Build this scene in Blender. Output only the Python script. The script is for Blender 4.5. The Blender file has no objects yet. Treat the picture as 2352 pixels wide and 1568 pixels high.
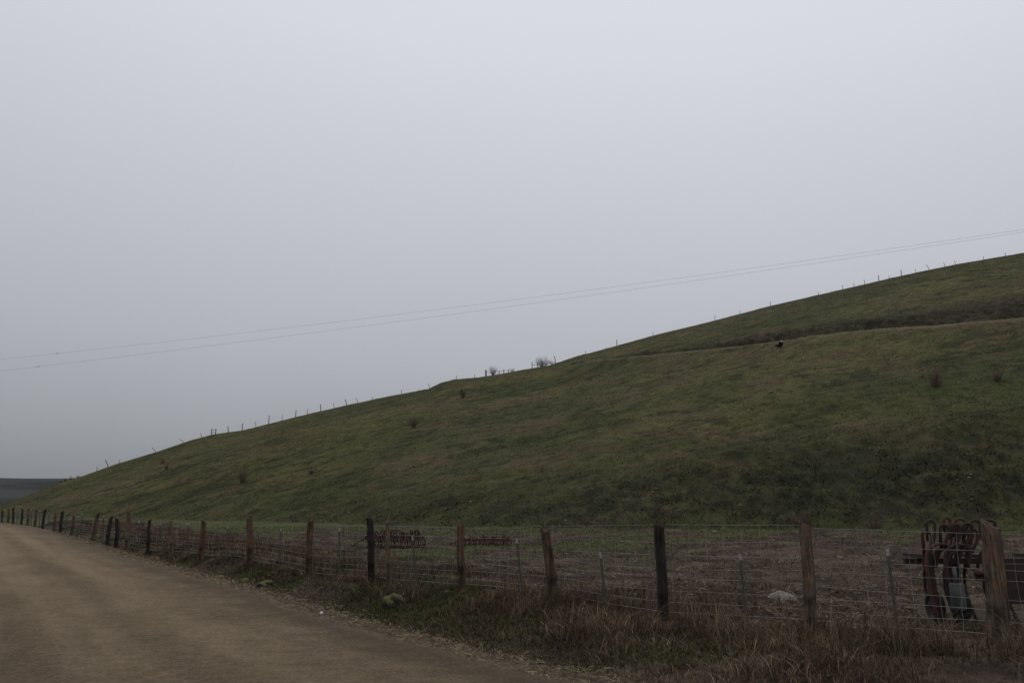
import bpy, math, random
import numpy as np
from mathutils import Vector
random.seed(7); rng=np.random.default_rng(7)
scene=bpy.context.scene
COL=scene.collection
EYE=1.6; F=1900.0; TH=math.radians(12.2); CT,ST=math.cos(TH),math.sin(TH)

# ---------- image pixel to bearing (X/Y) and slope (Z/Y) of its camera sight line ----------
def sight(u,v):
    a=(u-1176)/F; w=(784-v)/F
    d=CT-ST*w
    return a/d,(ST+CT*w)/d

# ---------- noise ----------
def hsh(ix,iy,s):
    h=(ix.astype(np.int64)*374761393+iy.astype(np.int64)*668265263+s*1442695041)&0xFFFFFFFF
    h=((h^(h>>13))*1274126177)&0xFFFFFFFF
    h=(h^(h>>16))&0xFFFF
    return h/65535.0
def vn(x,y,s=0):
    ix=np.floor(x);iy=np.floor(y);fx=x-ix;fy=y-iy
    fx=fx*fx*(3-2*fx);fy=fy*fy*(3-2*fy)
    a=hsh(ix,iy,s);b=hsh(ix+1,iy,s);c=hsh(ix,iy+1,s);d=hsh(ix+1,iy+1,s)
    return (a+(b-a)*fx)*(1-fy)+(c+(d-c)*fx)*fy
def fbm(x,y,o=4,s=0):
    t=0;a=.5;n=0
    for i in range(o):
        t=t+a*vn(x,y,s+i*17);n+=a;a*=.5;x,y=x*1.75-y*1.05+7.1,x*1.05+y*1.75+3.3
    return t/n-.5
def fbms(x,y,o=4,s=0):
    t=0;a=.5;n=0
    for i in range(o):
        t=t+a*vn(x,y,s+i*17);n+=a;a*=.5;x=x*2.03+7.1;y=y*2.03+3.3
    return t/n-.5
def sm(x,a,b):
    t=np.clip((x-a)/(b-a),0,1);return t*t*(3-2*t)

# ---------- terrain definition ----------
YC=160.0
sil=[(-300,1188),(-120,1180),(0,1163),(60,1141),(130,1113),(200,1092),(260,1070),(360,1040),(440,1013),(490,1000),(560,990),(620,975),(700,955),(800,932),(900,911),(985,896),(1012,882),(1042,874),(1100,869),(1150,861),(1200,852),(1260,842),(1330,820),(1415,797),(1500,773),(1640,739),(1770,705),(1940,666),(2070,636),(2140,621),(2200,609),(2352,583),(2700,520),(3300,470)]
SB=np.array([sight(*p)[0] for p in sil]);SE=np.array([sight(*p)[1] for p in sil])
FB=np.array([-1.2,-.6,-.45,-.3,-.1,.1,.6,1.2]);FY=np.array([105,96,82,66,56,51,49,46.])
def g(y): return np.interp(y,[0,14,21,29,40,65,80,120],[0,.03,.12,.3,.6,1.2,1.42,1.6])
edge=np.array([(34,-42),(17.2,-16.2),(6.17,.52),(.67,8.87),(-1.3,11.6),(-3.7,15.5),(-7.1,21),(-12.7,29),(-20,40),(-28.5,53),(-37.5,65.5),(-50,82),(-75,106),(-130,150),(-260,220)],float)
def chaikin(p,n=3):
    for _ in range(n):
        q=[p[0]]
        for a,b in zip(p[:-1],p[1:]): q+= [a*.75+b*.25,a*.25+b*.75]
        q.append(p[-1]);p=np.array(q)
    return p
edgeS=chaikin(edge,2)
def sdist(x,y):
    best=np.full(x.shape,1e9);sg=np.ones(x.shape)
    for a,b in zip(edgeS[:-1],edgeS[1:]):
        d=b-a;L=d@d
        t=np.clip(((x-a[0])*d[0]+(y-a[1])*d[1])/L,0,1)
        px=x-a[0]-t*d[0];py=y-a[1]-t*d[1]
        dd=np.hypot(px,py);cr=px*d[1]-py*d[0]
        m=dd<best
        best=np.where(m,dd,best);sg=np.where(m,np.sign(cr),sg)
    return best*sg
def hillbase(b,y):
    E=np.interp(b,SB,SE);yf=np.interp(b,FB,FY)
    hc=np.maximum(E*YC,0.0)
    t=(y-yf)/(YC-yf);tc=np.clip(t,0,1)
    s=tc+.07*np.sin(np.pi*tc)
    after=np.maximum(y-YC,0)
    h=hc*s-after*.06-np.minimum(after,10)*.12
    return np.maximum(h,0)*(y>yf),t,hc
def contour(pts,y0):
    ob=[];oy=[]
    for p in pts:
        b,e=sight(*p);ys=np.linspace(y0,YC,3000)
        h,_,_=hillbase(np.full(ys.shape,b),ys);z=h+g(ys)+.25
        ok=z-EYE>=e*ys
        k=int(np.argmax(ok)) if ok.any() else len(ys)-1
        ob.append(b);oy.append(ys[k])
    return np.array(ob),np.array(oy)
tb,ty=contour([(1150,866),(1270,850),(1385,838),(1500,827),(1600,817),(1700,807),(1790,796),(1870,783),(1950,774),(2050,765),(2150,759),(2250,750),(2352,741),(2700,715),(3200,690)],50)
lb,ly=contour([(-100,1200),(400,1188),(700,1145),(900,1125),(1300,1105),(1600,1050),(1800,1010),(2050,968),(2352,938),(3000,900)],48)
def ledge(x,y): return (y-.12*x)*.95+fbm(x*.06,y*.06,4,47)*9
def terrain(x,y):
    yy=np.maximum(y,8.0);b=x/yy
    sd=sdist(x,y)
    h,t,hc=hillbase(b,y)
    onr=sm(sd,0.0,.35)
    z=g(y)-.03+onr*.05
    z=z+sm(sd,.5,2.2)*.22-.06*np.exp(-((sd-.55)/.3)**2)*(sd>0)
    left=sm(-sd,8.6,14)
    z=z+left*(.3+.5*fbm(x*.1,y*.1,3,5))
    land=np.maximum(sm(sd,.3,2.0),left)
    near=(fbm(x*.45,y*.45,4,9)*.28+fbm(x*2.5,y*2.5,4,19)*.17)*land
    z=z+near*(1-sm(t,-.02,.1))
    z=z+.42*np.exp(-(((x-9)/4.2)**2+((y-27)/3.5)**2))
    z=z+.22*np.exp(-(((x-3.2)/1.1)**2+((y-15.6)/.8)**2))
    z=z+.20*np.exp(-(((x+8)/2.6)**2+((y-24.0)/.9)**2))*land
    z=z+.16*np.exp(-((sd-1.1)/.45)**2)*sm(y,15,18)*(1-sm(y,27,33))*(1+2*fbm(x*1.3,y*1.3,3,77))
    tc=np.clip(t,0,1);fade=np.sin(np.pi*tc)
    d=y-np.interp(b,tb,ty)+fbm(x*.05,y*0+1,2,61)*.3
    amp=sm(b,.03,.12)*sm(1-tc,-.01,.04)
    nt_=1-.9*np.exp(-(d/9)**2)*amp
    und=fbm(x*.030,y*.035,3,31)*2.2*fade*sm(hc,0,14)*nt_
    d0=y-np.interp(b,lb,ly)
    terr=np.interp(d0,[-14,-3,3,14],[0,1.0,-.3,0])*sm(b,.05,.3)
    ph=ledge(x,y)
    ter=np.abs((ph%1)-.5)*.32*sm(fbm(x*.06,y*.08,3,48),-.08,.18)*nt_
    streak=fbms(x*.10+y*.03,(y-.2*x)*.36,3,41)*.30*nt_
    fine=fbm(x*.45,(y-.2*x)*.9,4,45)*.30*nt_
    lowr=sm(-d0,-2,8)*sm(tc,.0,.04)*sm(b,-.5,.0)
    rough=(fbm(x*.9,y*1.1,4,51)*(.22+.30*lowr))*sm(tc,0,.03)*(.35+.65*sm(1-tc,0,.08))
    e_=sm(tc,0,.05)*sm(1-tc,0,.04)
    hill=h+und+terr+(streak+fine+ter)*e_*sm(hc,0,8)+rough*sm(hc,0,6)*(.3+.7*nt_)
    hill=hill+np.interp(d,[-7,-1.0,1.4,7.0],[0,.9,-1.2,0])*amp
    bk=np.interp(d,[2,3.5,8,11],[0,1,1,0])*amp
    hill=hill+fbm(x*.7,y*.7,4,66)*1.5*bk
    z=z+np.where(t>0,hill,0)
    far=sm(y,330,620)*(1-sm(y,640,1500))
    z=z+far*(31+7*fbm(x*.006,y*.006,3,71)-.004*(x+380))*(1-sm(x/yy,-.35,.1)*.6)
    return z,dict(sd=sd,b=b,t=t,d=d,amp=amp,d0=d0,hc=hc,left=left)
def mixc(a,b,m): return a*(1-m[...,None])+np.array(b)*m[...,None]
def colour(x,y,m):
    sd,b,t,d,amp,d0=m['sd'],m['b'],m['t'],m['d'],m['amp'],m['d0']
    n1=fbm(x*.35,y*.35,4,101);n2=fbm(x*1.6,y*1.6,4,102);n3=fbm(x*.05,y*.07,4,103)
    c=np.zeros(x.shape+(3,))+np.array([.072,.050,.036])
    c=mixc(c,[.125,.092,.066],sm(n2+n1*.4,.02,.22)*.7)
    c=mixc(c,[.034,.025,.020],sm(-n2-n1*.4,.02,.20)*.75)
    gp=sm(n1*1.3+n2*.3+.20*np.exp(-(((x-2.5)/8)**2+((y-33)/5)**2))+.24*sm(y,38,48)-.30*np.exp(-(((x-10)/5)**2+((y-27)/7)**2))-.02,.0,.22)*sm(y,20,28)
    c=mixc(c,[.062,.074,.023],gp*.85)
    vg=sm(n1+n2*.5+.18*np.exp(-((y-16.5)/5)**2)-.08,-.02,.14)*sm(sd,.4,.8)*(1-sm(sd,2.6,3.8))*(y<60)*sm(y,11.5,14)
    c=mixc(c,[.042,.050,.018],vg*.8)
    c=mixc(c,[.11,.082,.054],(1-sm(sd+n2*.8,.15,.75)))
    on=sm(t+n1*.03,-.03,.03)
    st=fbms(x*.10+y*.03,(y-.2*x)*.36,3,41)
    st2=fbm(x*.25+y*.05,(y-.2*x)*.8,4,141)
    n4=fbm(x*.12,y*.16,4,104);n5=fbm(x*.7,y*.9,4,105)
    h_=np.zeros(x.shape+(3,))+np.array([.066,.065,.026])
    h_=mixc(h_,[.096,.088,.036],sm(n3+n4*.6+n5*.3,-.05,.20)*.85)
    h_=mixc(h_,[.050,.060,.022],sm(-n3+n1*.5,-.02,.2)*.6)
    h_=mixc(h_,[.088,.064,.038],sm(st2*.7+n4*.9+n5*.5,.04,.24)*.7)
    h_=mixc(h_,[.030,.031,.017],sm(-st*.5-st2*.7-n5*.6,.04,.22)*.7)
    h_=mixc(h_,[.034,.033,.019],sm(n2+n1*.5,.06,.2)*.45)
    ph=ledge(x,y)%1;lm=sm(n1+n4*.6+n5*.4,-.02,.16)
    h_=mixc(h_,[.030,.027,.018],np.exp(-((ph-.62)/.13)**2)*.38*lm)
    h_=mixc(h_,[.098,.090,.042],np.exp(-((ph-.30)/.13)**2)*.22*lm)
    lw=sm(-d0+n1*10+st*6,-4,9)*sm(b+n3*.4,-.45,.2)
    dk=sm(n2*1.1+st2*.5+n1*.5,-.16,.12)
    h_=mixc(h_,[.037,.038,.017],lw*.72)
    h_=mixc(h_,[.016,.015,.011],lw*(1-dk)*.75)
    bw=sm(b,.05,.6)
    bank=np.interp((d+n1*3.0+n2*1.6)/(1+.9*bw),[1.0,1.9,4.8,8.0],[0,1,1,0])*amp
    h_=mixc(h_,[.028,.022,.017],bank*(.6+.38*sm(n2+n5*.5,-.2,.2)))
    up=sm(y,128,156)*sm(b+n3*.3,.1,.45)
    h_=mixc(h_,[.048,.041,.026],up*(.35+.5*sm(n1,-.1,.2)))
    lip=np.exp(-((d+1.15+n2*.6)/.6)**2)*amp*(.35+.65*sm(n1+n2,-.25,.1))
    h_=mixc(h_,[.128,.104,.062],lip*.85)  # light caught by the track's outer lip, put into the colour
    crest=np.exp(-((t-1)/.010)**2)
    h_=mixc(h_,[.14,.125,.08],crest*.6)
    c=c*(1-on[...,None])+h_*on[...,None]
    fr=sm(y,200,420)
    fb_=fbm(x*.012,y*.03,4,130)
    fc=np.zeros(c.shape)+np.array([.050,.052,.053])  # distance haze put into the far ridge's surface colour as grey
    fc=mixc(fc,[.028,.030,.031],sm(fb_-.15*sm(y,560,600)+.05,-.03,.12))
    fc=mixc(fc,[.070,.070,.064],sm(y,585,620))
    c=c*(1-fr[...,None])+fc*fr[...,None]
    return np.clip(c,.004,1)

def H(x,y):
    z,_=terrain(np.array([float(x)]),np.array([float(y)]));return float(z[0])
def hit(u,v,y0=6,y1=165):
    b,e=sight(u,v);ys=np.linspace(y0,y1,5000)
    z,_=terrain(b*ys,ys);ok=(z-EYE)>=e*ys
    k=int(np.argmax(ok)) if ok.any() else int(np.argmax(z/ys-EYE/ys))
    return b*ys[k],ys[k],float(z[k])

# ---------- mesh helpers ----------
def newobj(name,me,parent=None,**kw):
    o=bpy.data.objects.new(name,me);COL.objects.link(o)
    if parent: o.parent=parent
    for k,v in kw.items(): o[k]=v
    return o
def fastmesh(name,V,Fa,col=None,smooth=False):
    me=bpy.data.meshes.new(name);V=np.asarray(V,np.float32);Fa=np.asarray(Fa,np.int32)
    k=Fa.shape[1]
    me.vertices.add(len(V));me.vertices.foreach_set('co',V.ravel())
    me.loops.add(Fa.size);me.loops.foreach_set('vertex_index',Fa.ravel())
    me.polygons.add(len(Fa));me.polygons.foreach_set('loop_start',np.arange(len(Fa),dtype=np.int32)*k)
    try: me.polygons.foreach_set('loop_total',np.full(len(Fa),k,np.int32))
    except Exception: pass
    me.update(calc_edges=True)
    if smooth: me.polygons.foreach_set('use_smooth',np.ones(len(Fa),bool))
    if col is not None:
        a=me.color_attributes.new('Tint','FLOAT_COLOR','POINT')
        c=np.ones((len(V),4),np.float32);c[:,:3]=col
        a.data.foreach_set('color',c.ravel())
    return me
class MB:
    def __init__(s): s.v=[];s.f=[];s.m=[]
    def tube(s,pts,r,sides=6,cap=True,mat=0,flat=1.0):
        pts=[Vector(p) for p in pts];n=len(pts);base=len(s.v)
        rr=r if isinstance(r,(list,tuple)) else [r]*n
        for i,p in enumerate(pts):
            t=(pts[min(i+1,n-1)]-pts[max(i-1,0)])
            t=t.normalized() if t.length>1e-9 else Vector((0,0,1))
            ref=Vector((0,1,0)) if abs(t.y)<.9 else Vector((1,0,0))
            a=t.cross(ref).normalized();b=t.cross(a)
            for k in range(sides):
                q=2*math.pi*(k+.5)/sides
                s.v.append(p+a*math.cos(q)*rr[i]+b*math.sin(q)*rr[i]*flat)
        for i in range(n-1):
            for k in range(sides):
                A=base+i*sides+k;B=base+i*sides+(k+1)%sides
                s.f.append((A,B,B+sides,A+sides));s.m.append(mat)
        if cap:
            s.f.append(tuple(base+k for k in range(sides))[::-1]);s.m.append(mat)
            s.f.append(tuple(base+(n-1)*sides+k for k in range(sides)));s.m.append(mat)
    def box(s,c,d,mat=0,rot=0):
        base=len(s.v);cs,sn=math.cos(rot),math.sin(rot)
        for dz in(-1,1):
            for dy in(-1,1):
                for dx in(-1,1):
                    x=dx*d[0]/2;y=dy*d[1]/2
                    s.v.append(Vector((c[0]+x*cs-y*sn,c[1]+x*sn+y*cs,c[2]+dz*d[2]/2)))
        for f in((0,2,3,1),(4,5,7,6),(0,1,5,4),(2,6,7,3),(0,4,6,2),(1,3,7,5)):
            s.f.append(tuple(base+i for i in f));s.m.append(mat)
    def mesh(s,name,mats,smooth=False):
        me=bpy.data.meshes.new(name);me.from_pydata([tuple(v) for v in s.v],[],s.f)
        for m in mats: me.materials.append(m)
        me.polygons.foreach_set('material_index',s.m)
        if smooth: me.polygons.foreach_set('use_smooth',[True]*len(s.f))
        me.update();return me

# ---------- materials ----------
def M(name): 
    m=bpy.data.materials.new(name);m.use_nodes=True;nt=m.node_tree
    return m,nt,nt.nodes['Principled BSDF']
def noise(nt,scale,detail=6,rough=.6,vec=None):
    n=nt.nodes.new('ShaderNodeTexNoise');n.inputs['Scale'].default_value=scale
    n.inputs['Detail'].default_value=detail;n.inputs['Roughness'].default_value=rough
    if vec: nt.links.new(vec,n.inputs['Vector'])
    return n
def ramp(nt,fac,stops):
    r=nt.nodes.new('ShaderNodeValToRGB');e=r.color_ramp.elements
    while len(e)>1:e.remove(e[-1])
    e[0].position=stops[0][0];e[0].color=(*stops[0][1],1)
    for p,c in stops[1:]:
        k=e.new(p);k.color=(*c,1)
    nt.links.new(fac,r.inputs['Fac']);return r
def mul(nt,a,b,f=1):
    n=nt.nodes.new('ShaderNodeMix');n.data_type='RGBA';n.blend_type='MULTIPLY';n.inputs[0].default_value=f
    nt.links.new(a,n.inputs[6]);nt.links.new(b,n.inputs[7]);return n.outputs[2]
def bump(nt,bs,h,strength,dist):
    b=nt.nodes.new('ShaderNodeBump');b.inputs['Strength'].default_value=strength;b.inputs['Distance'].default_value=dist
    nt.links.new(h,b.inputs['Height']);nt.links.new(b.outputs[0],bs.inputs['Normal'])
def gray(v):return (v,v,v)
def tinted(name,fine=True):
    m,nt,bs=M(name);at=nt.nodes.new('ShaderNodeAttribute');at.attribute_name='Tint'
    c=at.outputs['Color']
    if fine:
        tc=nt.nodes.new('ShaderNodeTexCoord').outputs['Object']
        n1=noise(nt,1.1,9,.82,tc);r1=ramp(nt,n1.outputs[0],[(.3,gray(.5)),(.5,gray(1)),(.7,gray(1.5))])
        c=mul(nt,c,r1.outputs[0])
        n2=noise(nt,14,8,.75,tc);r2=ramp(nt,n2.outputs[0],[(.32,gray(.58)),(.5,gray(1)),(.68,gray(1.5))])
        c=mul(nt,c,r2.outputs[0])
        n3=noise(nt,5,10,.8,tc);bump(nt,bs,n3.outputs[0],.8,.15)
    nt.links.new(c,bs.inputs['Base Color']);bs.inputs['Roughness'].default_value=1;bs.inputs['Specular IOR Level'].default_value=.1
    return m
MG=tinted('earth_and_grass');MB_=tinted('blades',fine=False)
def wood(name,dark,lightc,stain=(1.2,1.15,1.1)):
    m,nt,bs=M(name);tc=nt.nodes.new('ShaderNodeTexCoord').outputs['Object']
    mp=nt.nodes.new('ShaderNodeMapping');mp.inputs['Scale'].default_value=(30,30,1.8);nt.links.new(tc,mp.inputs[0])
    n=noise(nt,1,8,.75,mp.outputs[0]);r=ramp(nt,n.outputs[0],[(.36,dark),(.5,lightc),(.70,tuple(min(1,c*1.9) for c in lightc))])
    n2=noise(nt,3.5,4,.6,tc);r2=ramp(nt,n2.outputs[0],[(.35,gray(.4)),(.5,gray(.95)),(.66,stain)])
    c=mul(nt,r.outputs[0],r2.outputs[0]);nt.links.new(c,bs.inputs['Base Color']);bs.inputs['Roughness'].default_value=.95
    bs.inputs['Specular IOR Level'].default_value=.15
    bump(nt,bs,n.outputs[0],1,.03);return m
W_br=wood('weathered_brown_wood',(.020,.014,.011),(.085,.060,.043),(1.6,1.15,.9))
W_gr=wood('weathered_grey_wood',(.026,.020,.016),(.110,.083,.062),(1.7,1.25,.95))
W_dk=wood('creosote_dark_wood',(.009,.007,.007),(.034,.028,.025))
W_rd=wood('reddish_wood',(.020,.014,.011),(.085,.050,.034),(1.5,1.15,.95))
def plain(name,c,rough=.7,metal=0,var=.5,scale=12,c2=None,bm=.3):
    m,nt,bs=M(name);tc=nt.nodes.new('ShaderNodeTexCoord').outputs['Object']
    n=noise(nt,scale,6,.65,tc);c2=c2 or tuple(x*var for x in c)
    r=ramp(nt,n.outputs[0],[(.38,c2),(.6,c)]);nt.links.new(r.outputs[0],bs.inputs['Base Color'])
    bs.inputs['Roughness'].default_value=rough;bs.inputs['Metallic'].default_value=metal
    bump(nt,bs,n.outputs[0],bm,.01);return m
M_wire=plain('galvanised_wire',(.29,.295,.295),.7,.0,.45,1.2)
M_tp=plain('painted_steel_post',(.068,.078,.062),.8,0,.5,20,(.060,.046,.034))
M_tip=plain('white_post_tip',(.36,.36,.34),.7,0,.4,30)
M_rust=plain('rusty_red_steel',(.072,.026,.019),.9,0,.5,9,(.032,.016,.013))
M_rust2=plain('dark_rusty_steel',(.036,.019,.015),.9,0,.5,9)
M_grey=plain('dull_grey_steel',(.080,.080,.078),.85,.0,.4,6)
M_tyre=plain('black_rubber',(.014,.014,.014),.95,0,.6)
M_cable=plain('power_cable_metal',(.45,.46,.47),.6)
M_white=plain('white_litter',(.75,.76,.8),.5,0,.7,30)
M_twine=plain('yellow_green_twine',(.20,.19,.07),.7,0,.6,40)
M_rock=plain('pale_field_stone',(.20,.175,.145),.95,0,.5,14,None,.8)
def mossy():
    m,nt,bs=M('mossy_stone');tc=nt.nodes.new('ShaderNodeTexCoord').outputs['Object']
    ge=nt.nodes.new('ShaderNodeNewGeometry');sx=nt.nodes.new('ShaderNodeSeparateXYZ');nt.links.new(ge.outputs['Normal'],sx.inputs[0])
    n=noise(nt,7,10,.8,tc);ad=nt.nodes.new('ShaderNodeMath');ad.operation='MULTIPLY_ADD';ad.inputs[1].default_value=.35
    nt.links.new(sx.outputs[2],ad.inputs[0]);nt.links.new(n.outputs[0],ad.inputs[2])
    r=ramp(nt,ad.outputs[0],[(.45,(.018,.015,.013)),(.62,(.030,.028,.014)),(.74,(.070,.066,.020)),(.9,(.12,.115,.028))])
    nt.links.new(r.outputs[0],bs.inputs['Base Color']);bs.inputs['Roughness'].default_value=1
    bump(nt,bs,n.outputs[0],1,.08);return m
M_moss=mossy()

# ---------- ground sheet ----------
cols=np.unique(np.concatenate([np.linspace(-2.6,-.75,60),np.linspace(-.75,.75,800),np.linspace(.75,2.6,60)]))
rows=np.concatenate([np.linspace(-14,5,40)[:-1],np.geomspace(5,50,300)[:-1],np.linspace(50,163,540)[:-1],np.geomspace(163,6000,130)])
R,C=np.meshgrid(rows,cols,indexing='ij')
X=C*(R+18);Y=R.copy()
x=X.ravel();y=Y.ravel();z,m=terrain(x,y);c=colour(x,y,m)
nr,nc=len(rows),len(cols)
i=np.arange(nr-1)[:,None]*nc+np.arange(nc-1)[None,:]
Fq=np.stack([i,i+1,i+nc+1,i+nc],-1).reshape(-1,4)
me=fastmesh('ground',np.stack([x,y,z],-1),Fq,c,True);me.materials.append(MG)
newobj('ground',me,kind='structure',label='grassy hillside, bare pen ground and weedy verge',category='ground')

# ---------- road ----------
def resample(p,step):
    d=np.r_[0,np.cumsum(np.hypot(*np.diff(p,axis=0).T))];s=np.arange(0,d[-1],step)
    return np.stack([np.interp(s,d,p[:,0]),np.interp(s,d,p[:,1])],-1)
ed=resample(chaikin(edge,4),.2);tg=np.gradient(ed,axis=0);tg/=np.linalg.norm(tg,axis=1)[:,None]
k=np.ones(25)/25
tgs=np.stack([np.convolve(np.pad(tg[:,j],12,'edge'),k,'valid') for j in(0,1)],-1);tgs/=np.linalg.norm(tgs,axis=1)[:,None]
nl=np.stack([-tgs[:,1],tgs[:,0]],-1)
across=np.concatenate([np.linspace(-.25,.6,10)[:-1],np.linspace(.6,8.4,90)])
sarc=np.arange(len(ed))*.2
EN=fbm(sarc*.9,sarc*0+.3,4,201)*.6
S,A=np.meshgrid(np.arange(len(ed)),across,indexing='ij')
w=np.clip(1-A/.8,0,1)
Ao=A+EN[S]*w
px=ed[S,0]+nl[S,0]*Ao;py=ed[S,1]+nl[S,1]*Ao
crown=.05*np.sin(np.clip(A,0,8)/8*np.pi)
rut=-.02*np.exp(-((A-2.2)/.35)**2)-.02*np.exp(-((A-4.0)/.35)**2)
zz=g(py)+.012+crown+rut+fbm(px*1.2,py*1.2,3,210)*.03-.05*np.clip(-A/.25,0,1)+.03*np.exp(-((A-.45)/.25)**2)*(1+fbm(px*3,py*3,3,3))
sa=sarc[S]
n1=fbms(sa*.10,A*1.8,5,220);n2=fbm(px*2.5,py*2.5,4,221);n3=fbms(sa*.5,A*3.2,4,222);n4=fbm(px*.5,py*.5,4,223)
rc=np.zeros(px.shape+(3,))+np.array([.152,.110,.064])
rc=mixc(rc,[.190,.140,.086],sm(n1*.7+n3*.3+n4*.5,.0,.18)*.8)
rc=mixc(rc,[.108,.076,.044],sm(-n1*.7-n3*.4-n4*.4,.02,.2)*.75)
trk=np.exp(-((A-2.2)/.3)**2)+np.exp(-((A-4.0)/.3)**2)+np.exp(-((A-5.8)/.35)**2)
rc=mixc(rc,[.195,.145,.092],np.clip(trk,0,1)*.45)
rc=mixc(rc,[.105,.075,.046],(np.exp(-((A-3.1)/.25)**2)+np.exp(-((A-1.4)/.25)**2)+np.exp(-((A-4.9)/.2)**2))*.45)
rc=mixc(rc,[.072,.052,.034],(1-sm(A+n2*1.0,.4,1.6))*.8)
rc=mixc(rc,[.14,.105,.065],np.exp(-((A-.15)/.18)**2)*.4)
nA=len(across);i=np.arange(len(ed)-1)[:,None]*nA+np.arange(nA-1)[None,:]
Fq=np.stack([i,i+nA,i+nA+1,i+1],-1).reshape(-1,4)
mroad,nt,bs=M('gravel_dirt');at=nt.nodes.new('ShaderNodeAttribute');at.attribute_name='Tint'
tc=nt.nodes.new('ShaderNodeTexCoord').outputs['Object']
n=noise(nt,20,10,.9,tc);r=ramp(nt,n.outputs[0],[(.36,gray(.45)),(.5,gray(1)),(.62,gray(1.5)),(.69,gray(2.4))])
nn=noise(nt,4.5,9,.85,tc);r2=ramp(nt,nn.outputs[0],[(.32,gray(.66)),(.5,gray(1)),(.68,gray(1.3))])
vo=nt.nodes.new('ShaderNodeTexVoronoi');vo.inputs['Scale'].default_value=11;nt.links.new(tc,vo.inputs['Vector'])
r3=ramp(nt,vo.outputs['Distance'],[(0,gray(2.0)),(.14,gray(1.4)),(.2,gray(1))])
cc=mul(nt,mul(nt,mul(nt,at.outputs['Color'],r.outputs[0]),r2.outputs[0]),r3.outputs[0],.8);nt.links.new(cc,bs.inputs['Base Color']);bs.inputs['Roughness'].default_value=.95
bs.inputs['Specular IOR Level'].default_value=.15
bump(nt,bs,n.outputs[0],1,.03)
me=fastmesh('road',np.stack([px.ravel(),py.ravel(),zz.ravel()],-1),Fq,rc.reshape(-1,3),True);me.materials.append(mroad)
newobj('road',me,kind='structure',label='brown gravel country road with wheel tracks',category='road')

# ---------- blades ----------
def blades(name,x,y,h,wd,col,lean=.35,label='',sink=.02,dark=.55):
    n=len(x);z,_=terrain(x,y)
    a=rng.uniform(0,2*np.pi,n);dx,dy=np.cos(a),np.sin(a)
    la=rng.uniform(0,2*np.pi,n);lm=rng.normal(0,lean,n)*h
    lx,ly=np.cos(la)*lm,np.sin(la)*lm
    V=np.zeros((n,5,3));zb=z-sink
    V[:,0]=np.stack([x-dx*wd/2,y-dy*wd/2,zb],-1);V[:,1]=np.stack([x+dx*wd/2,y+dy*wd/2,zb],-1)
    V[:,2]=np.stack([x+lx*.4-dx*wd*.4,y+ly*.4-dy*wd*.4,zb+h*.6],-1);V[:,3]=np.stack([x+lx*.4+dx*wd*.4,y+ly*.4+dy*wd*.4,zb+h*.6],-1)
    V[:,4]=np.stack([x+lx*1.3,y+ly*1.3,zb+h*rng.uniform(.75,1,n)],-1)
    b=np.arange(n)[:,None]*5
    Fa=np.concatenate([b+np.array([0,1,3]),b+np.array([0,3,2]),b+np.array([2,3,4])])
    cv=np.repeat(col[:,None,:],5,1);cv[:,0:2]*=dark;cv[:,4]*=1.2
    me=fastmesh(name,V.reshape(-1,3),Fa,cv.reshape(-1,3));me.materials.append(MB_)
    return newobj(name,me,kind='stuff',label=label,category='grass')
def pal(n,lst,var=.3):
    p=np.array(lst)[rng.integers(0,len(lst),n)];return p*rng.uniform(1-var,1+var,(n,1))
edv=resample(chaikin(edge,4),.1);i0=int(np.argmin(np.hypot(edv[:,0]-4.5,edv[:,1]-3)))
def verge(n,lo,hi,smax=75,pw=2.0):
    s=smax*rng.random(n)**pw
    idx=np.clip(i0+(s*10).astype(int),0,len(edv)-2);p=edv[idx]+rng.normal(0,.05,(n,2));t=edv[idx+1]-edv[idx];t/=np.linalg.norm(t,axis=1)[:,None]
    a=rng.uniform(lo,hi,n);nr=np.stack([t[:,1],-t[:,0]],-1)
    return p[:,0]+nr[:,0]*a,p[:,1]+nr[:,1]*a,a
DRY=[(.092,.058,.040),(.125,.085,.056),(.054,.034,.026),(.18,.135,.090),(.080,.048,.035),(.066,.062,.030)]
x,y,a=verge(330000,.3,6.2)
cl=fbm(x*1.1,y*1.1,4,301);keep=(cl+rng.normal(0,.12,len(x)) > -.05+.02*a)&(y>3)
x,y,a,cl=x[keep],y[keep],a[keep],cl[keep]
pen=sm(a,3.4,4.6)
h=(.04+.25*rng.random(len(x))**2.2*sm(cl,-.1,.25)+.03)*sm(a,.1,1.6)*(1-.5*pen)
cc=pal(len(x),DRY)*(.60+1.0*sm(fbm(x*.7,y*.7,4,333),-.18,.2))[:,None]
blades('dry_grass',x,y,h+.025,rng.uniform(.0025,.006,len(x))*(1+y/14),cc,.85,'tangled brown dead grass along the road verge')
x,y,a=verge(230000,.3,3.8,60,1.4)
cl=fbm(x*.6,y*.6,4,305)+.22*np.exp(-((y-16)/6)**2)-.035*a+.05
keep=(cl+rng.normal(0,.07,len(x))>.06)&(y>9.0);x,y,a=x[keep],y[keep],a[keep]
blades('green_grass',x,y,rng.uniform(.03,.12,len(x))*sm(a,0,1),rng.uniform(.004,.008,len(x))*(1+y/14),pal(len(x),[(.045,.056,.018),(.062,.074,.022),(.034,.040,.015),(.085,.082,.036)]),.6,'short green grass patches beside the road')
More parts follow.
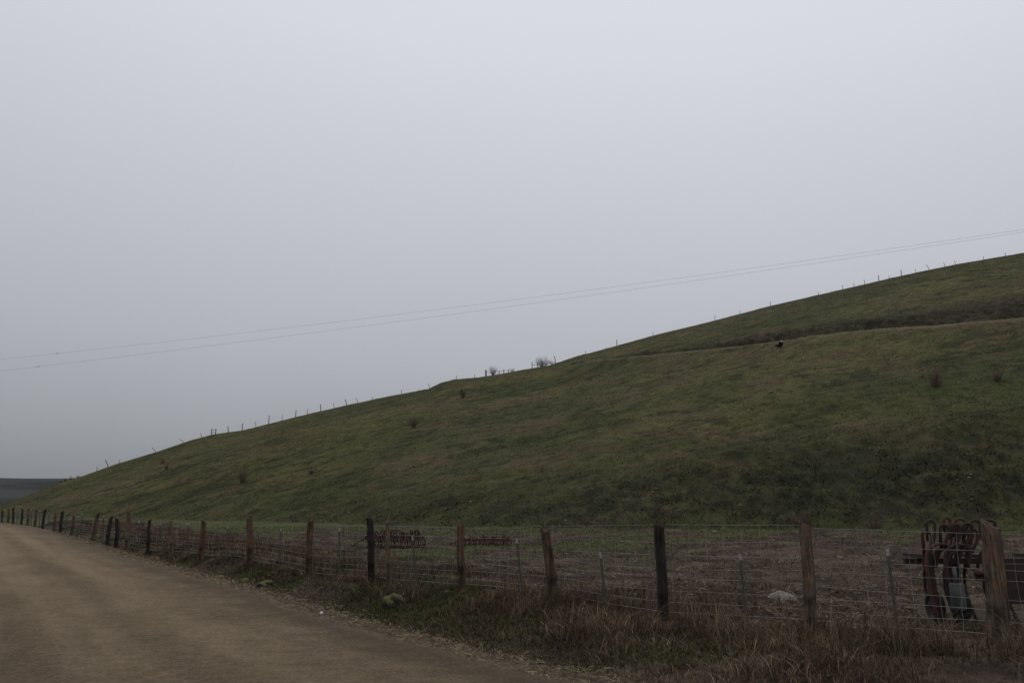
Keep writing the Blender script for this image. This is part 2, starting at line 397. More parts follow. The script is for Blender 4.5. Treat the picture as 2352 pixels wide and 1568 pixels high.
# clumped twiggy weeds
x,y,a=verge(8500,1.0,4.8,60,1.7)
cl=fbm(x*1.2,y*1.2,3,309);keep=(cl>-.03)&(y>4);x,y,a,cl=x[keep],y[keep],a[keep],cl[keep]
n=len(x);K=11
bx=np.repeat(x,K)+rng.normal(0,.045,n*K);by=np.repeat(y,K)+rng.normal(0,.045,n*K)
hh=np.repeat(rng.uniform(.18,.62,n)*(.5+sm(cl,-.05,.2)*.7)*sm(a,.4,2.2),K)*rng.uniform(.35,1,n*K)
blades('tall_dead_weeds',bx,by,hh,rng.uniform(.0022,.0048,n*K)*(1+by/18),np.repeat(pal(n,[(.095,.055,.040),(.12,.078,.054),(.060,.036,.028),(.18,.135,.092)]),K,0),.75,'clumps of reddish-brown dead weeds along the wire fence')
def litter(name,x,y,col,L,label,wmul=1.0):
    n=len(x);z,mm=terrain(x,y);z=np.where(mm['sd']<.25,np.maximum(z,g(y)+.02),z);a=rng.uniform(0,2*np.pi,n);dx,dy=np.cos(a)*L/2,np.sin(a)*L/2;w=rng.uniform(.0012,.0024,n)*(1+y/20)*wmul
    z=z+rng.uniform(.005,.03,n);t=rng.normal(0,.15,n)*L
    V=np.zeros((n,4,3));ox,oy=-np.sin(a)*w,np.cos(a)*w
    V[:,0]=np.stack([x-dx-ox,y-dy-oy,z-t],-1);V[:,1]=np.stack([x+dx-ox,y+dy-oy,z+t],-1)
    V[:,2]=np.stack([x+dx+ox,y+dy+oy,z+t+w],-1);V[:,3]=np.stack([x-dx+ox,y-dy+oy,z-t+w],-1)
    b=np.arange(n)[:,None]*4
    me=fastmesh(name,V.reshape(-1,3),b+np.array([0,1,2,3]),np.repeat(col,4,0));me.materials.append(MB_)
    newobj(name,me,kind='stuff',label=label,category='straw')
x,y,a=verge(16000,-.3,.7,60,1.6)
litter('roadside_straw',x,y,pal(len(x),[(.19,.15,.09),(.13,.10,.065),(.26,.21,.13),(.08,.06,.04)]),rng.uniform(.02,.10,len(x)),'loose straw along the gravel edge')
n=90000;y=11+ (34)*rng.random(n)**1.4;x=rng.uniform(-.35,.75,n)*y
sd=sdist(x,y);cl=fbm(x*.6,y*.6,4,320);k=(sd>3.2)&(cl+rng.normal(0,.04,n)>.04)&(rng.random(n)<1.3-y/38);x,y=x[k],y[k]
litter('pen_straw',x,y,pal(len(x),[(.14,.105,.075),(.10,.072,.052),(.22,.175,.125),(.05,.035,.028)]),rng.uniform(.03,.20,len(x)),'straw and stalks trampled into the pen dirt',1.3)
n=150000;y=13+40*rng.random(n)**1.1;x=rng.uniform(-.6,.75,n)*y
z_,mm=terrain(x,y);sd=mm['sd'];cc=colour(x,y,mm);gr=(cc[:,1]>cc[:,0]*.98);br=rng.random(n)<.5
k=(sd>3.2)&(gr|br)&(mm['t']<.03);x,y,cc=x[k],y[k],cc[k]
blades('pen_grass',x,y,rng.uniform(.02,.11,len(x)),rng.uniform(.005,.011,len(x))*(1+y/20),cc*rng.uniform(.55,1.5,(len(x),1)),.6,'sparse short stubble on the pen floor',dark=.75)
n=460000;b=rng.uniform(-.72,.72,n);y=48+114*rng.random(n);x=b*y
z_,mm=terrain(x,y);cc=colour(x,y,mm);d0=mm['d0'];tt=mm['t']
cl=fbm(x*.5,y*.7,3,350)
trk_=(np.abs(mm['d']+.3)<1.5)&(mm['amp']>.3)
k=(tt>.0)&(mm['sd']>1.5)&((cl>.0)|(rng.random(n)<.35))&~trk_;x,y,cc,d0,tt=x[k],y[k],cc[k],d0[k],tt[k]
hh=rng.uniform(.03,.10,len(x))+.08*sm(-d0,0,10)*rng.random(len(x))
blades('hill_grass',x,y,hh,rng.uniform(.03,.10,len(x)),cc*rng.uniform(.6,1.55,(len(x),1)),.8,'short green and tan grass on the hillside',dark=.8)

# ---------- roadside fence ----------
fx=[(2282,9.3),(1855,10.6),(1518,12.0),(1262,13.6),(1060,15.3),(852,17.6),(711,19.8),(574,22.8),(464,26),(393,29),(341,31.5),(295,34),(269,36),(250,37.5),(218,41),(167,47),(141,51),(100,58),(66,65),(50,69),(22,78)]
fb=np.array([sight(u,1230)[0] for u,_ in fx]);fy=np.array([q for _,q in fx])
fb2=np.r_[.92,.72,fb,-.64];fy2=np.r_[7.3,8.4,fy,95]
def FYat(b): return float(np.interp(-b,-fb2,fy2))
def footing(u1):
    b=sight(u1,1260)[0]
    for _ in range(4):
        Yp=FYat(b);e=(H(b*Yp,Yp)-EYE)/Yp;w_=(e*CT-ST)/(CT+e*ST);b=(u1-1176)/F/(CT-ST*w_)
    return b,FYat(b)
fence=bpy.data.objects.new('wire_fence',None);COL.objects.link(fence);b0=fb[4];fence.location=(b0*fy[4],fy[4],H(b0*fy[4],fy[4]))
fence['label']='long woven wire livestock fence with leaning weathered wooden posts';fence['category']='fence'
FL=Vector(fence.location)
def wpost(u0,v0,u1,rad,mat,name='wooden_post',sq=.5,label=None,parent=fence):
    b1,Yp=footing(u1)
    bt,et=sight(u0,v0);zt=EYE+et*Yp
    bx=b1*Yp;zb=H(bx,Yp)
    top=Vector((bt*Yp-bx,rng.normal(0,.03),zt-zb));nrg=18;ns=14
    V=[];Fa=[]
    ph=rng.uniform(0,6.28);sd_=int(rng.integers(0,99999))
    for i in range(nrg):
        t=i/(nrg-1);zc=-.3+(top.z+.3)*t;f_=zc/top.z;cx=top.x*f_+.010*math.sin(t*7+ph);cy=top.y*f_
        for k in range(ns):
            q=2*math.pi*k/ns
            sx=abs(math.cos(q))**sq*(1 if math.cos(q)>0 else -1);sy=abs(math.sin(q))**sq*(1 if math.sin(q)>0 else -1)
            rr=rad*(1.06-.12*t)*(1+.24*(vn(np.array([q*1.9]),np.array([t*3.5]),sd_)[0]-.5)+.10*(random.random()-.5))
            zz=zc+(.05*rad/.09*math.cos(q+ph)+.03*random.uniform(-1,1) if i==nrg-1 else 0)
            V.append((cx+sx*rr,cy+sy*rr,zz))
    for i in range(nrg-1):
        for k in range(ns): Fa.append((i*ns+k,i*ns+(k+1)%ns,(i+1)*ns+(k+1)%ns,(i+1)*ns+k))
    V.append((top.x,top.y,top.z-.012));c_=len(V)-1
    for k in range(ns): Fa.append(((nrg-1)*ns+k,(nrg-1)*ns+(k+1)%ns,c_))
    me=bpy.data.meshes.new(name);me.from_pydata(V,[],Fa);me.materials.append(mat)
    o=newobj(name,me,parent);o.location=Vector((bx,Yp,zb))-Vector(parent.location)
    if label:o['label']=label
    return o
wp=[(2282,1205,2294,.090,W_gr,'thick split post with broken grey side'),(1853,1203,1863,.066,W_gr,None),(1514,1203,1524,.068,W_dk,'black creosoted post'),(1253,1213,1272,.080,W_br,'thick dark leaning post'),(1057,1205,1062,.068,W_br,None),
(850,1192,856,.068,W_dk,'dark weathered post'),(890,1195,893,.05,W_gr,None),(714,1197,709,.072,W_br,None),(574,1188,575,.080,W_br,None),(467,1197,461,.062,W_rd,'leaning reddish post'),(393,1198,393,.055,W_gr,None),(344,1193,339,.06,W_dk,None),
(297,1172,292,.075,W_gr,'taller thick post'),(270,1190,268,.075,W_dk,None),(256,1187,245,.07,W_dk,'strongly leaning dark post'),(226,1178,212,.075,W_br,'strongly leaning post'),(170,1183,164,.07,W_br,None),(144,1174,138,.07,W_dk,None),(127,1178,124,.06,W_br,None),(104,1170,97,.075,W_dk,None),(84,1170,80,.07,W_br,None),(67,1165,63,.08,W_gr,None),(51,1168,49,.07,W_dk,None),(31,1165,30,.08,W_dk,None),(20,1167,19,.08,W_br,None),(5,1170,5,.07,W_dk,None)]
for u0,v0,u1,r_,mt,lb_ in wp: wpost(u0,v0,u1,r_,mt,label=lb_)
wpost(2700,1205,2712,.085,W_br)
tp=[(2038,1260,2066),(1699,1272,1716),(1379,1268,1393),(1186,1235,1201),(947,1230,958),(780,1212,778),(645,1212,641),(523,1207,523),(431,1200,435),(368,1200,373),(320,1195,317),(238,1183,235),(188,1180,186),(180,1184,177),(152,1178,150),(112,1176,110),(92,1172,90),(72,1170,71),(40,1168,39),(2500,1262,2520)]
for u0,v0,u1 in tp:
    b1,Yp=footing(u1);Yp+=.02;bt,et=sight(u0,v0);bx=b1*Yp;zb=H(bx,Yp);tx=bt*Yp-bx;hz=EYE+et*Yp-zb
    mb=MB();w=.017 if Yp<25 else .022
    def seg(z0,z1,mat):
        for (cx,cy,sx,sy) in((0,0,w*2,.007),(0,w*.9,.007,w*1.7)):
            base=len(mb.v)
            for zq in(z0,z1):
                ox=tx*zq/hz
                for ax,ay in((-1,-1),(1,-1),(1,1),(-1,1)): mb.v.append(Vector((ox+cx+ax*sx/2,cy+ay*sy/2,zq)))
            for f in((0,1,5,4),(1,2,6,5),(2,3,7,6),(3,0,4,7),(3,2,1,0),(4,5,6,7)): mb.f.append(tuple(base+q for q in f));mb.m.append(mat)
    seg(-.3,hz-.08,0);seg(hz-.079,hz,1)
    zq=.1
    while zq<hz-.12:
        mb.box((tx*zq/hz,-.006,zq),(w*1.1,.012,.012),0);zq+=.055
    o=newobj('steel_post',mb.mesh('steel_post',[M_tp,M_tip]),fence);o.location=Vector((bx,Yp,zb))-FL
P=np.stack([fb2*fy2,fy2],-1)
SPC=.26
Pr=resample(P,SPC)
topt=np.array([sight(u,v) for u,v in [(2900,1238),(2400,1227),(2150,1221),(1862,1213),(1850,1206),(1500,1206),(1210,1207),(1200,1212),(1060,1211),(910,1208),(720,1203),(574,1200),(464,1201),(300,1197),(100,1181),(20,1173),(-80,1168)]])
tanp=np.gradient(Pr,axis=0);tanp/=np.linalg.norm(tanp,axis=1)[:,None];nrm=np.stack([tanp[:,1],-tanp[:,0]],-1)
nrm*=np.sign(nrm[:,1:2]+1e-9)
Q=Pr+nrm*.085
gz,_=terrain(Q[:,0],Q[:,1]);kk=np.ones(9)/9;gz=np.convolve(np.pad(gz,4,'edge'),kk,'valid')
tb_=Q[:,0]/Q[:,1];tz=EYE+np.interp(-tb_,-topt[:,0],topt[:,1])*Q[:,1]
fr=[1,.83,.69,.57,.45,.34,.23,.13]
s_=np.arange(len(Q))*SPC
SAG=[fbm(s_*.30,s_*0+j,3,400+j)*(.05 if j in(0,7) else .10) for j in range(8)]
mb=MB()
for j,f in enumerate(fr):
    zz=gz+(tz-gz)*f+SAG[j]
    mb.tube([(Q[i,0]-FL.x,Q[i,1]-FL.y,zz[i]-FL.z) for i in range(len(Q))],[(.0036 if j in(0,7) else .0028)+.00006*max(0,Q[i,1]-9) for i in range(len(Q))],4,False)
for i in range(0,len(Q)):
    if Q[i,1]>20 and i%2: continue
    if Q[i,1]>40 and i%4: continue
    jx=rng.normal(0,.03);r_=.0018+.00002*max(0,Q[i,1]-9)
    lo=8 if random.random()>.15 else random.randint(2,6)
    mb.tube([(Q[i,0]-FL.x+jx*(1-f)+rng.normal(0,.004),Q[i,1]-FL.y,gz[i]+(tz[i]-gz[i])*f-FL.z+SAG[jq][i]) for jq,f in list(enumerate(fr))[:lo]],r_,3,False)
newobj('woven_wire',mb.mesh('woven_wire',[M_wire]),fence)

# ---------- ridge fence ----------
SU=[q[0] for q in sil];SV=[q[1] for q in sil]
def silv(u): return float(np.interp(u,SU,SV))
ridge=bpy.data.objects.new('ridge_fence',None);COL.objects.link(ridge)
rb=sight(1000,890)[0];ridge.location=(rb*YC,YC,H(rb*YC,YC));ridge['label']='sparse wire fence with thin crooked posts along the hill crest';ridge['category']='fence'
RL=Vector(ridge.location)
rp=[(222,9,0),(250,13,-10),(275,6,-3),(360,9,-12),(425,6,-14),(464,8,-4),(525,12,-3),(556,14,0),(588,11,-2),(617,17,0),(648,11,-1),(679,14,0),(706,11,0),(737,14,-2),(768,10,-3),(797,12,-5),(823,10,-6),(855,6,0),(922,9,0),(987,10,-3),(1047,8,2),(1090,7,0),(1277,15,-4),(1345,7,0),(1417,12,0),(1500,8,0),(1642,11,1),(1700,7,0),(1770,10,0),(1880,6,0),(1936,9,0),(1962,9,0),(1987,10,-1),(2019,12,0),(2043,7,0),(2071,13,0),(2104,8,0),(2136,11,-7),(2171,9,-2),(2195,9,-1),(2260,7,0),(2310,7,0)]
tops=[]
for u,hp,ln in rp:
    b=sight(u,silv(u))[0];Yp=YC-.3;bx=b*Yp;zb=H(bx,Yp)
    hz=max(.6,hp/F*Yp*1.15);lx=ln/F*Yp;r_=.07 if hp>11 else .045
    mb=MB();mb.tube([(0,0,-.4),(lx*.5,0,hz*.5),(lx,0,hz)],[r_*1.1,r_,r_*.9],7)
    o=newobj('ridge_post',mb.mesh('ridge_post',[W_dk]),ridge);o.location=Vector((bx,Yp,zb))-RL
    tops.append(Vector((bx+lx*.8,Yp,zb+hz*.8))-RL)
for f in(0,.45):
    for A_,B_ in zip(tops[:-1],tops[1:]):
        if (B_-A_).length<14:
            mb=MB();mb.tube([A_-Vector((0,0,f)),(A_+B_)/2-Vector((0,0,f+.05)),B_-Vector((0,0,f))],.005,3,False)
            newobj('strand_wire',mb.mesh('strand_wire',[M_cable]),ridge)
def rails(us,hs,railz,label,name):
    e=bpy.data.objects.new(name,None);COL.objects.link(e);bs0=[]
    for u in us:
        b=sight(u,silv(u))[0];Yp=YC-1.2;bs0.append((b*Yp,Yp,H(b*Yp,Yp)))
    e.location=bs0[0];e['label']=label;e['category']='fence';L=Vector(e.location)
    for p,hh in zip(bs0,hs):
        mb=MB();mb.tube([(0,0,-.4),(.02,0,hh)],.075,8);o=newobj('upright',mb.mesh('upright',[W_dk]),e);o.location=Vector(p)-L
    for rz in railz:
        mb=MB();mb.tube([Vector(p)-L+Vector((0,-.1,rz*hh)) for p,hh in zip(bs0,hs)],.04,6);newobj('rail',mb.mesh('rail',[W_dk]),e)
    return e
rails([485,495],[1.15,1.05],[.85,.35],'small wooden brace with crosspiece on the crest','wooden_brace')
rails([1115,1117],[1.3,1.2],[.6],'doubled dark post standing alone on the crest','wooden_brace')
rails([1146,1157,1168],[.75,.8,.6],[.7],'low dark wooden rails beside a bare bush on the crest','rail_fence')
rails([1222,1235],[1.3,1.1],[.5],'short broken dark wooden rails among brush on the crest','rail_fence')

# ---------- shrubs ----------
def shrub(u,v,wpx,hpx,cols_,label,n=90,ridge_=False,name='shrub'):
    if ridge_:
        b=sight(u,silv(u))[0];Yp=YC-1.5;p=(b*Yp,Yp,H(b*Yp,Yp))
    else: p=hit(u,v,40)
    sc=p[1]/F;W=wpx*sc/2;Hh=hpx*sc;r0=random.Random(int(u));mb=MB()
    def twig(o,d,L,r,dep,mat):
        pts=[o];q=o.copy();dd=d.copy()
        for i in range(3):
            dd=(dd+Vector((r0.gauss(0,.16),r0.gauss(0,.16),r0.gauss(.05,.1)))).normalized();q=q+dd*L/3;pts.append(q.copy())
        mb.tube(pts,[r,r*.8,r*.6,r*.3],3,False,mat)
        if dep>0:
            for i in range(6):
                nd=(dd+Vector((r0.gauss(0,.6),r0.gauss(0,.6),r0.gauss(.1,.35)))).normalized()
                twig(pts[r0.randint(1,3)],nd,L*r0.uniform(.3,.55),r*.6,dep-1,mat)
    for i in range(n):
        a=r0.uniform(0,6.28);k_=r0.random()**.6
        tip=Vector((math.cos(a)*W*k_,math.sin(a)*W*k_,Hh*(1-.35*k_*k_)*r0.uniform(.45,1)))
        o=Vector((math.cos(a)*W*.2*k_,math.sin(a)*W*.2*k_,-.05));d=tip-o
        twig(o,d.normalized(),d.length*.85,.009*max(1,Hh/1.5),1,r0.randint(0,1))
    o=newobj(name,mb.mesh(name,cols_),None,label=label,category='shrub');o.location=p
    return o
S_r=[plain('reddish_twigs',(.17,.095,.075),.9),plain('brown_twigs',(.12,.082,.064),.9)]
S_g=[plain('grey_twigs',(.060,.050,.041),.9),plain('olive_twigs',(.050,.044,.030),.9)]
shrub(2150,889,44,54,S_r,'round reddish bare shrub on the upper slope',70)
shrub(2292,876,33,37,S_r,'small reddish bare shrub on the upper slope',55)
shrub(1063,914,24,30,S_g,'small grey bare shrub just below the crest',45)
shrub(950,982,33,34,S_r,'leafless reddish shrub on the green slope',60)
shrub(555,1107,33,37,S_r,'bare bush low on the slope',55)
shrub(371,1065,20,20,S_r,'tiny bare bush near the crest',35)
shrub(382,1078,14,14,S_g,'tiny bush on the slope',28)
shrub(715,1088,22,13,S_g,'low dark scrubby clump on the slope',32)
shrub(1133,850,24,24,S_g,'bare bush standing on the crest by rails',75,True)
shrub(1176,850,16,10,S_g,'low dry tuft of brush on the crest',35,True)
shrub(1246,850,44,25,S_g,'wide bare brush on the crest by broken rails',100,True)
shrub(1268,850,20,14,S_g,'small brush on the crest beside a post',40,True)
shrub(1835,1207,60,34,S_r,'reddish brush at the foot of the hill',50)
shrub(2010,1214,50,24,S_r,'low reddish brush at the hill foot',45)
for u,w_,h_ in((150,10,8),(163,16,10),(178,10,6),(140,8,5)): shrub(u,0,w_,h_,S_g,'small distant bush on the far end of the crest',30,True)

# ---------- stones ----------
def stone(p,s,mat,label,seed=0,name='stone'):
    bpy.ops.mesh.primitive_ico_sphere_add(subdivisions=4,radius=1,location=(0,0,0));o=bpy.context.object;me=o.data
    r0=random.Random(seed);off=r0.uniform(0,50)
    co=np.zeros(len(me.vertices)*3);me.vertices.foreach_get('co',co);co=co.reshape(-1,3)
    d=1+.6*fbm(co[:,0]*1.3+off,co[:,1]*1.3+co[:,2]*1.7+off,4,seed)+.22*fbm(co[:,0]*5+co[:,2]*4,co[:,1]*5+off,3,seed+3)
    co=co*d[:,None]*np.array(s);me.vertices.foreach_set('co',co.ravel());me.polygons.foreach_set('use_smooth',[True]*len(me.polygons));me.update()
    me.materials.append(mat);o.name=name;me.name=name;o.location=(p[0],p[1],p[2]);o.rotation_euler=(0,0,r0.uniform(0,6))
    o['label']=label;o['category']='stone'
    return o
p=hit(1797,1375);stone((p[0],p[1],p[2]-.02),(.26,.19,.14),M_rock,'pale rounded boulder half buried in pen dirt',3,'boulder')
p=hit(908,1387);stone((p[0],p[1],p[2]+.0),(.27,.2,.19),M_moss,'boulder capped with yellow-green moss',5,'mossy_boulder')
for i,(u,v,s) in enumerate([(430,1316,.16),(505,1325,.2),(565,1333,.17),(615,1340,.22)]):
    p=hit(u,v);stone((p[0],p[1],p[2]-.04),(s*1.2,s,s*.5),M_moss,'low moss covered rock in the verge bank',20+i,'mossy_rock')
rs=[(1930,1281,.10),(1640,1221,.14),(1555,1310,.05),(1770,900,.22),(748,1060,.18),(1700,1160,.10),(1180,945,.13),(1400,1010,.13),(920,1215,.1),(1500,1130,.10),(2230,1090,.10),(1300,1195,.11),(800,1280,.06),(1050,1040,.10),(1110,1300,.06),(1010,1290,.07),(1890,1330,.04),(1460,1290,.06)]
r1=random.Random(12)
rs+=[(r1.uniform(900,2300),r1.uniform(1245,1360),r1.uniform(.025,.06)) for _ in range(26)]+[(r1.uniform(500,2300),r1.uniform(1010,1190),r1.uniform(.06,.11)) for _ in range(22)]
for i,(u,v,s) in enumerate(rs):
    p=hit(u,v,12);stone(p,(s,s*.8,s*.5),M_rock,'small pale stone lying in grass' if p[1]>48 else 'small pale stone lying in pen dirt',50+i,'stone')['group']='scattered field stones'

# ---------- pipe outlet on the slope ----------
p=hit(1791,797,60)
e=bpy.data.objects.new('culvert_pipe',None);COL.objects.link(e);e.location=p;e['label']='short pale pipe end sticking out of the track bank';e['category']='pipe'
mb=MB();mb.tube([(0,.8,.35),(0,-.5,.3)],.26,16,False);mb.tube([(0,.8,.35),(0,-.3,.3)],.22,16,True);newobj('pipe_barrel',mb.mesh('pipe_barrel',[plain('dark_pipe',(.03,.03,.03))],True),e)
mb=MB();mb.tube([(0.1,-.1,.56),(.1,-.5,.57)],.12,10);newobj('pale_cover',mb.mesh('pale_cover',[plain('pale_concrete',(.5,.5,.5))]),e)

# ---------- implements ----------
def arc(c,r,a0,a1,n):
    return [(c[0]+r*math.cos(math.radians(a0+(a1-a0)*i/n)),c[1],c[2]+r*math.sin(math.radians(a0+(a1-a0)*i/n))) for i in range(n+1)]
def shank_mesh(hh,r=.02,lean=0.0,R=.05,mat=None,tail=.09):
    mb=MB()
    c=(.05+lean-R,0,hh-R)
    pts=[(-.10,0,-.12),(-.09,0,-.03),(-.06,.0,.08),(-.0+lean*.3,0,hh*.38),(.04+lean*.8,0,hh*.62)]
    pts+=arc(c,R,0,190,9)
    pts.append((c[0]-R+.008,0,c[2]-tail))
    mb.tube(pts,r,8,True,0,.7);return mb.mesh('shank',[mat or M_rust],True)
def cultivator(loc,rot,n,label,seed,width=2.3):
    r0=random.Random(seed);e=bpy.data.objects.new('cultivator',None);COL.objects.link(e)
    e.location=loc;e.rotation_euler=(0,0,rot);e['label']=label;e['category']='farm implement'
    mb=MB()
    for yy,zz in((.10,.80),(.5,.78),(.9,.76)): mb.box((width/2,yy,zz),(width,.07,.07),0)
    for xx in(.05,width*.33,width*.66,width-.05): mb.box((xx,.5,.85),(.06,.95,.05),0)
    newobj('frame',mb.mesh('frame',[M_rust2]),e)
    # long bent bars arching over the frame and down to the ground
    for k_ in range(6):
        dx=.075*k_+r0.uniform(-.01,.01);dy=-.10+.10*(k_%3);top=.98+r0.uniform(-.05,.05)
        mb=MB();mb.tube([(.34+dx,dy+.25,top-.06),(.22+dx,dy+.1,top),(.08+dx,dy,top+.01),(-.02+dx,dy,top-.03),(-.08+dx,dy,top-.12),(-.10+dx,dy,.70),(-.09+dx,dy,.45),(-.05+dx,dy,.2),(-.01+dx,dy,.03)],.021,8)
        newobj('bent_bar',mb.mesh('bent_bar',[M_rust if k_%2==0 else M_rust2],True),e)
    mb=MB();mb.box((width*.52,.06,.52),(width*.30,.30,.50),0);newobj('housing',mb.mesh('housing',[M_rust2]),e)
    mb=MB();mb.box((width*.28,-.12,.60),(.34,.07,.09),0);newobj('hitch_block',mb.mesh('hitch_block',[M_rust]),e)
    mb=MB();mb.tube([(.46,-.18,.66),(.66,-.19,.66),(.78,-.19,.56),(.82,-.19,.3),(.81,-.17,.05)],.034,8);newobj('link_arm',mb.mesh('link_arm',[M_rust],True),e)
    for i in range(n):
        sh=newobj('shank',shank_mesh(r0.uniform(.36,.56),.020,r0.uniform(-.03,.08),r0.uniform(.05,.075),M_rust if i%3 else M_rust2,r0.uniform(.06,.28)),e)
        sh.location=(.04+.045*i,.16*(i%3),.82);sh.rotation_euler=(r0.uniform(-.10,.10),r0.uniform(-.02,.16),r0.uniform(-.3,.3))
    for i in range(7):
        mb=MB();xx=.20+i*.27
        mb.tube([(xx,.6,.8),(xx,.72,.62),(xx,.76,.40),(xx,.65,.18),(xx,.5,-.02)],.024,6,True,0,.6);newobj('ground_tine',mb.mesh('ground_tine',[M_rust2],True),e)
    mb=MB();mb.tube([(.20,-.22,.20),(.20,-.22,.215),(.20,-.22,.52),(.20,-.22,.535)],[.08,.09,.09,.08],20);mb.tube([(.20,-.22,.535),(.20,-.2,.74)],.024,10)
    newobj('grey_drum',mb.mesh('grey_drum',[M_grey],True),e)
    for xx in(.12,.46,width-.5):
        wh=bpy.data.objects.new('wheel',None);COL.objects.link(wh);wh.parent=e;wh.location=(xx,.30,.20)
        mb=MB();R,r1=.15,.055;N=28
        for i in range(N):
            a=2*math.pi*i/N
            for k_ in range(10):
                q=2*math.pi*k_/10;rr=R+r1*math.cos(q)*.9*(1+.04*(i%2));mb.v.append(Vector((r1*1.3*math.sin(q),rr*math.cos(a),rr*math.sin(a))))
        for i in range(N):
            for k_ in range(10):
                A_=i*10+k_;B_=i*10+(k_+1)%10;C_=((i+1)%N)*10+(k_+1)%10;D_=((i+1)%N)*10+k_;mb.f.append((A_,B_,C_,D_));mb.m.append(0)
        newobj('tyre',mb.mesh('tyre',[M_tyre],True),wh)
        mb=MB();mb.tube([(-.05,0,0),(-.03,0,0),(.03,0,0),(.05,0,0)],[.10,.12,.12,.10],20);mb.tube([(-.09,0,0),(.09,0,0)],.03,10);newobj('rim',mb.mesh('rim',[M_rust2]),wh)
        mb=MB();mb.box((xx,.30,.50),(.05,.05,.55),0);newobj('wheel_leg',mb.mesh('wheel_leg',[M_rust2]),e)
    return e
bq=sight(2150,1400)[0];Yq=11.4;cultivator((bq*Yq,Yq,H(bq*Yq,Yq)+.06),-.06,16,'rusty red cultivator with hooked spring shanks and grey drum',1,2.4)
def harrow(loc,rot,width,hh,n,label,seed):
    r0=random.Random(seed);e=bpy.data.objects.new('spring_harrow',None);COL.objects.link(e)
    e.location=loc;e.rotation_euler=(0,0,rot);e['label']=label;e['category']='farm implement'
    mb=MB()
    for yy,zz in((0,hh*.50),(.35,hh*.56),(.7,hh*.50)): mb.box((width/2,yy,zz),(width,.06,.07),0)
    for k_ in range(5): mb.box((.03+k_*(width-.06)/4,.35,hh*.6),(.05,.85,.05),0)
    mb.tube([(0,0,hh*.5),(-.3,-.05,hh*.3),(-.5,-.1,.05)],.03,6)
    newobj('frame',mb.mesh('frame',[M_rust]),e)
    for i in range(n):
        sh=newobj('tine',shank_mesh(hh*r0.uniform(.30,.48),.024,r0.uniform(-.08,.10),r0.uniform(.05,.09),M_rust if i%2 else M_rust2),e)
        sh.location=(.05+(width-.1)*i/(n-1),.35*(i%3),hh*.46);sh.rotation_euler=(r0.uniform(-.3,.3),r0.uniform(-.3,.3),r0.uniform(-.8,.8))
    for i in range(n):
        mb=MB();xx=.05+(width-.1)*i/(n-1);yy=.35*(i%3)
        mb.tube([(xx,yy,hh*.5),(xx+.10,yy-.12,hh*.38),(xx+.10,yy-.15,hh*.18),(xx,yy-.05,-.02)],.028,6,True,0,.6);newobj('lower_tine',mb.mesh('lower_tine',[M_rust if i%3==0 else M_rust2],True),e)
    return e
p=hit(838,1259,20);harrow(p,.10,2.15,.72,26,'low rusty harrow section with hooked tines resting on dirt',2)
p=hit(1062,1252,20);harrow(p,.0,1.9,.38,14,'flat rusty harrow section lying in the pen',3)

# ---------- small things ----------
p=hit(738,1412);o=stone((p[0],p[1],p[2]+.03),(.05,.03,.03),M_white,'crumpled white litter at the gravel edge',77,'crumpled_litter');o['category']='litter'
p=hit(1350,1556);mb=MB();r0=random.Random(4);q=[]
for i in range(90):
    t=i/89;a=t*15
    x_=p[0]-.25+t*.50+.10*math.cos(a)+r0.gauss(0,.012);y_=p[1]+.02+.08*math.sin(a*1.1)+.05*math.sin(a*.37)
    q.append((x_-p[0],y_-p[1],max(H(x_,y_),float(g(y_))+.02)+.05+.02*math.sin(a*2.3)-p[2]))
mb.tube(q,.004,5);o=newobj('baling_twine',mb.mesh('baling_twine',[M_twine],True),None,label='tangled yellow-green twine on the road shoulder',category='twine');o.location=p

# ---------- power cables ----------
def cable(pts,Ya,Yb,sp):
    b0,e0=sight(*pts[0]);b1,e1=sight(*pts[-1]);A_=Vector((b0*Ya,Ya,EYE+e0*Ya));B_=Vector((b1*Yb,Yb,EYE+e1*Yb))
    bm,em=sight(*pts[1])
    t=(bm*A_.y-A_.x)/((B_.x-A_.x)-bm*(B_.y-A_.y));mid=A_.lerp(B_,t);zt=EYE+em*mid.y;s=(mid.z-zt)/(4*t*(1-t))
    P_=[]
    for i in range(-20,121):
        k_=i/100;q=A_.lerp(B_,k_);q.z-=s*4*k_*(1-k_);P_.append(q)
    mb=MB();mb.tube([q-A_ for q in P_],.0105,5,False)
    o=newobj('power_cable',mb.mesh('power_cable',[M_cable]),None,label='thin overhead power cable crossing above the hill',category='cable',group='overhead power cables');o.location=A_
    bs2=sight(sp,800)[0];t=(bs2*A_.y-A_.x)/((B_.x-A_.x)-bs2*(B_.y-A_.y));c1=A_.lerp(B_,t);c1.z-=s*4*t*(1-t);d=(B_-A_).normalized()
    mb=MB();mb.tube([c1-A_-d*.25,c1-A_+d*.25],.03,6);newobj('splice_sleeve',mb.mesh('splice_sleeve',[M_tyre]),o)
cable([(0,825),(1176,689),(2352,527)],118,88,133)
cable([(0,852),(1176,703),(2352,533)],112,90,93)

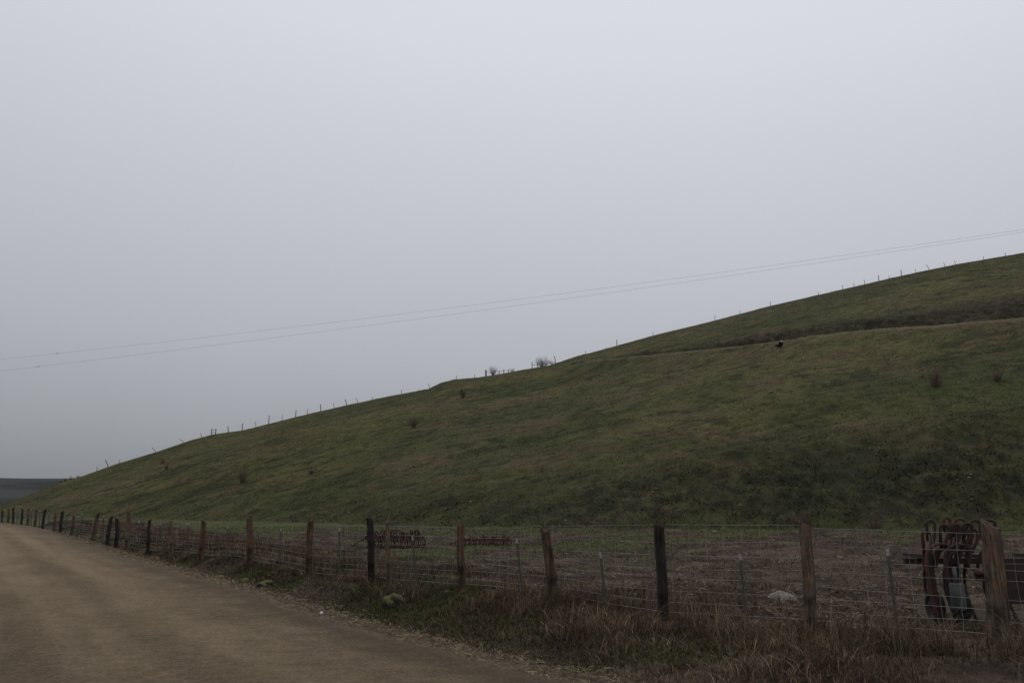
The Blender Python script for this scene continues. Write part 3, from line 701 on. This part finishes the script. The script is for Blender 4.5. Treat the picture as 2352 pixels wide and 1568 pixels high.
# ---------- world, sun, camera ----------
w=bpy.data.worlds.new('World');scene.world=w;w.use_nodes=True;nt=w.node_tree;bg=nt.nodes['Background']
tc=nt.nodes.new('ShaderNodeTexCoord');sx=nt.nodes.new('ShaderNodeSeparateXYZ');nt.links.new(tc.outputs['Generated'],sx.inputs[0])
nz=noise(nt,1.3,3,.5,tc.outputs['Generated'])
ma=nt.nodes.new('ShaderNodeMath');ma.operation='MULTIPLY_ADD';ma.inputs[1].default_value=.07;nt.links.new(nz.outputs[0],ma.inputs[0]);nt.links.new(sx.outputs[2],ma.inputs[2])
mb2=nt.nodes.new('ShaderNodeMath');mb2.operation='MULTIPLY_ADD';mb2.inputs[1].default_value=.06;nt.links.new(sx.outputs[0],mb2.inputs[0]);nt.links.new(ma.outputs[0],mb2.inputs[2])
r=ramp(nt,mb2.outputs[0],[(0,(.19,.198,.210)),(.06,(.245,.255,.272)),(.12,(.325,.337,.363)),(.22,(.425,.440,.474)),(.35,(.515,.533,.572)),(.48,(.600,.621,.666)),(.57,(.665,.687,.732)),(1,(.85,.88,.92))])
sky=nt.nodes.new('ShaderNodeTexSky');sky.sky_type='NISHITA';sky.sun_disc=False;sky.sun_elevation=math.radians(48);sky.sun_rotation=math.radians(20)
vm=nt.nodes.new('ShaderNodeVectorMath');vm.operation='SCALE';vm.inputs['Scale'].default_value=.001;nt.links.new(sky.outputs[0],vm.inputs[0])
va=nt.nodes.new('ShaderNodeVectorMath');va.operation='ADD';nt.links.new(vm.outputs[0],va.inputs[0]);nt.links.new(r.outputs[0],va.inputs[1])
nt.links.new(va.outputs[0],bg.inputs['Color']);bg.inputs['Strength'].default_value=1.0
sl=bpy.data.lights.new('sun','SUN');sl.energy=.5;sl.angle=math.radians(30);sl.color=(1,.97,.93)
so=bpy.data.objects.new('sun',sl);COL.objects.link(so)
so.rotation_euler=Vector((math.sin(math.radians(20))*-.67,-math.cos(math.radians(20))*.67,-.74)).to_track_quat('-Z','Y').to_euler()
cd=bpy.data.cameras.new('camera');cd.sensor_width=36;cd.lens=F/2352*36;cd.clip_end=20000;cd.clip_start=.05
co=bpy.data.objects.new('camera',cd);COL.objects.link(co);co.location=(0,0,EYE);co.rotation_euler=(math.radians(90)+TH,0,0);scene.camera=co
scene.view_settings.view_transform='Standard';scene.view_settings.look='None';scene.view_settings.exposure=0
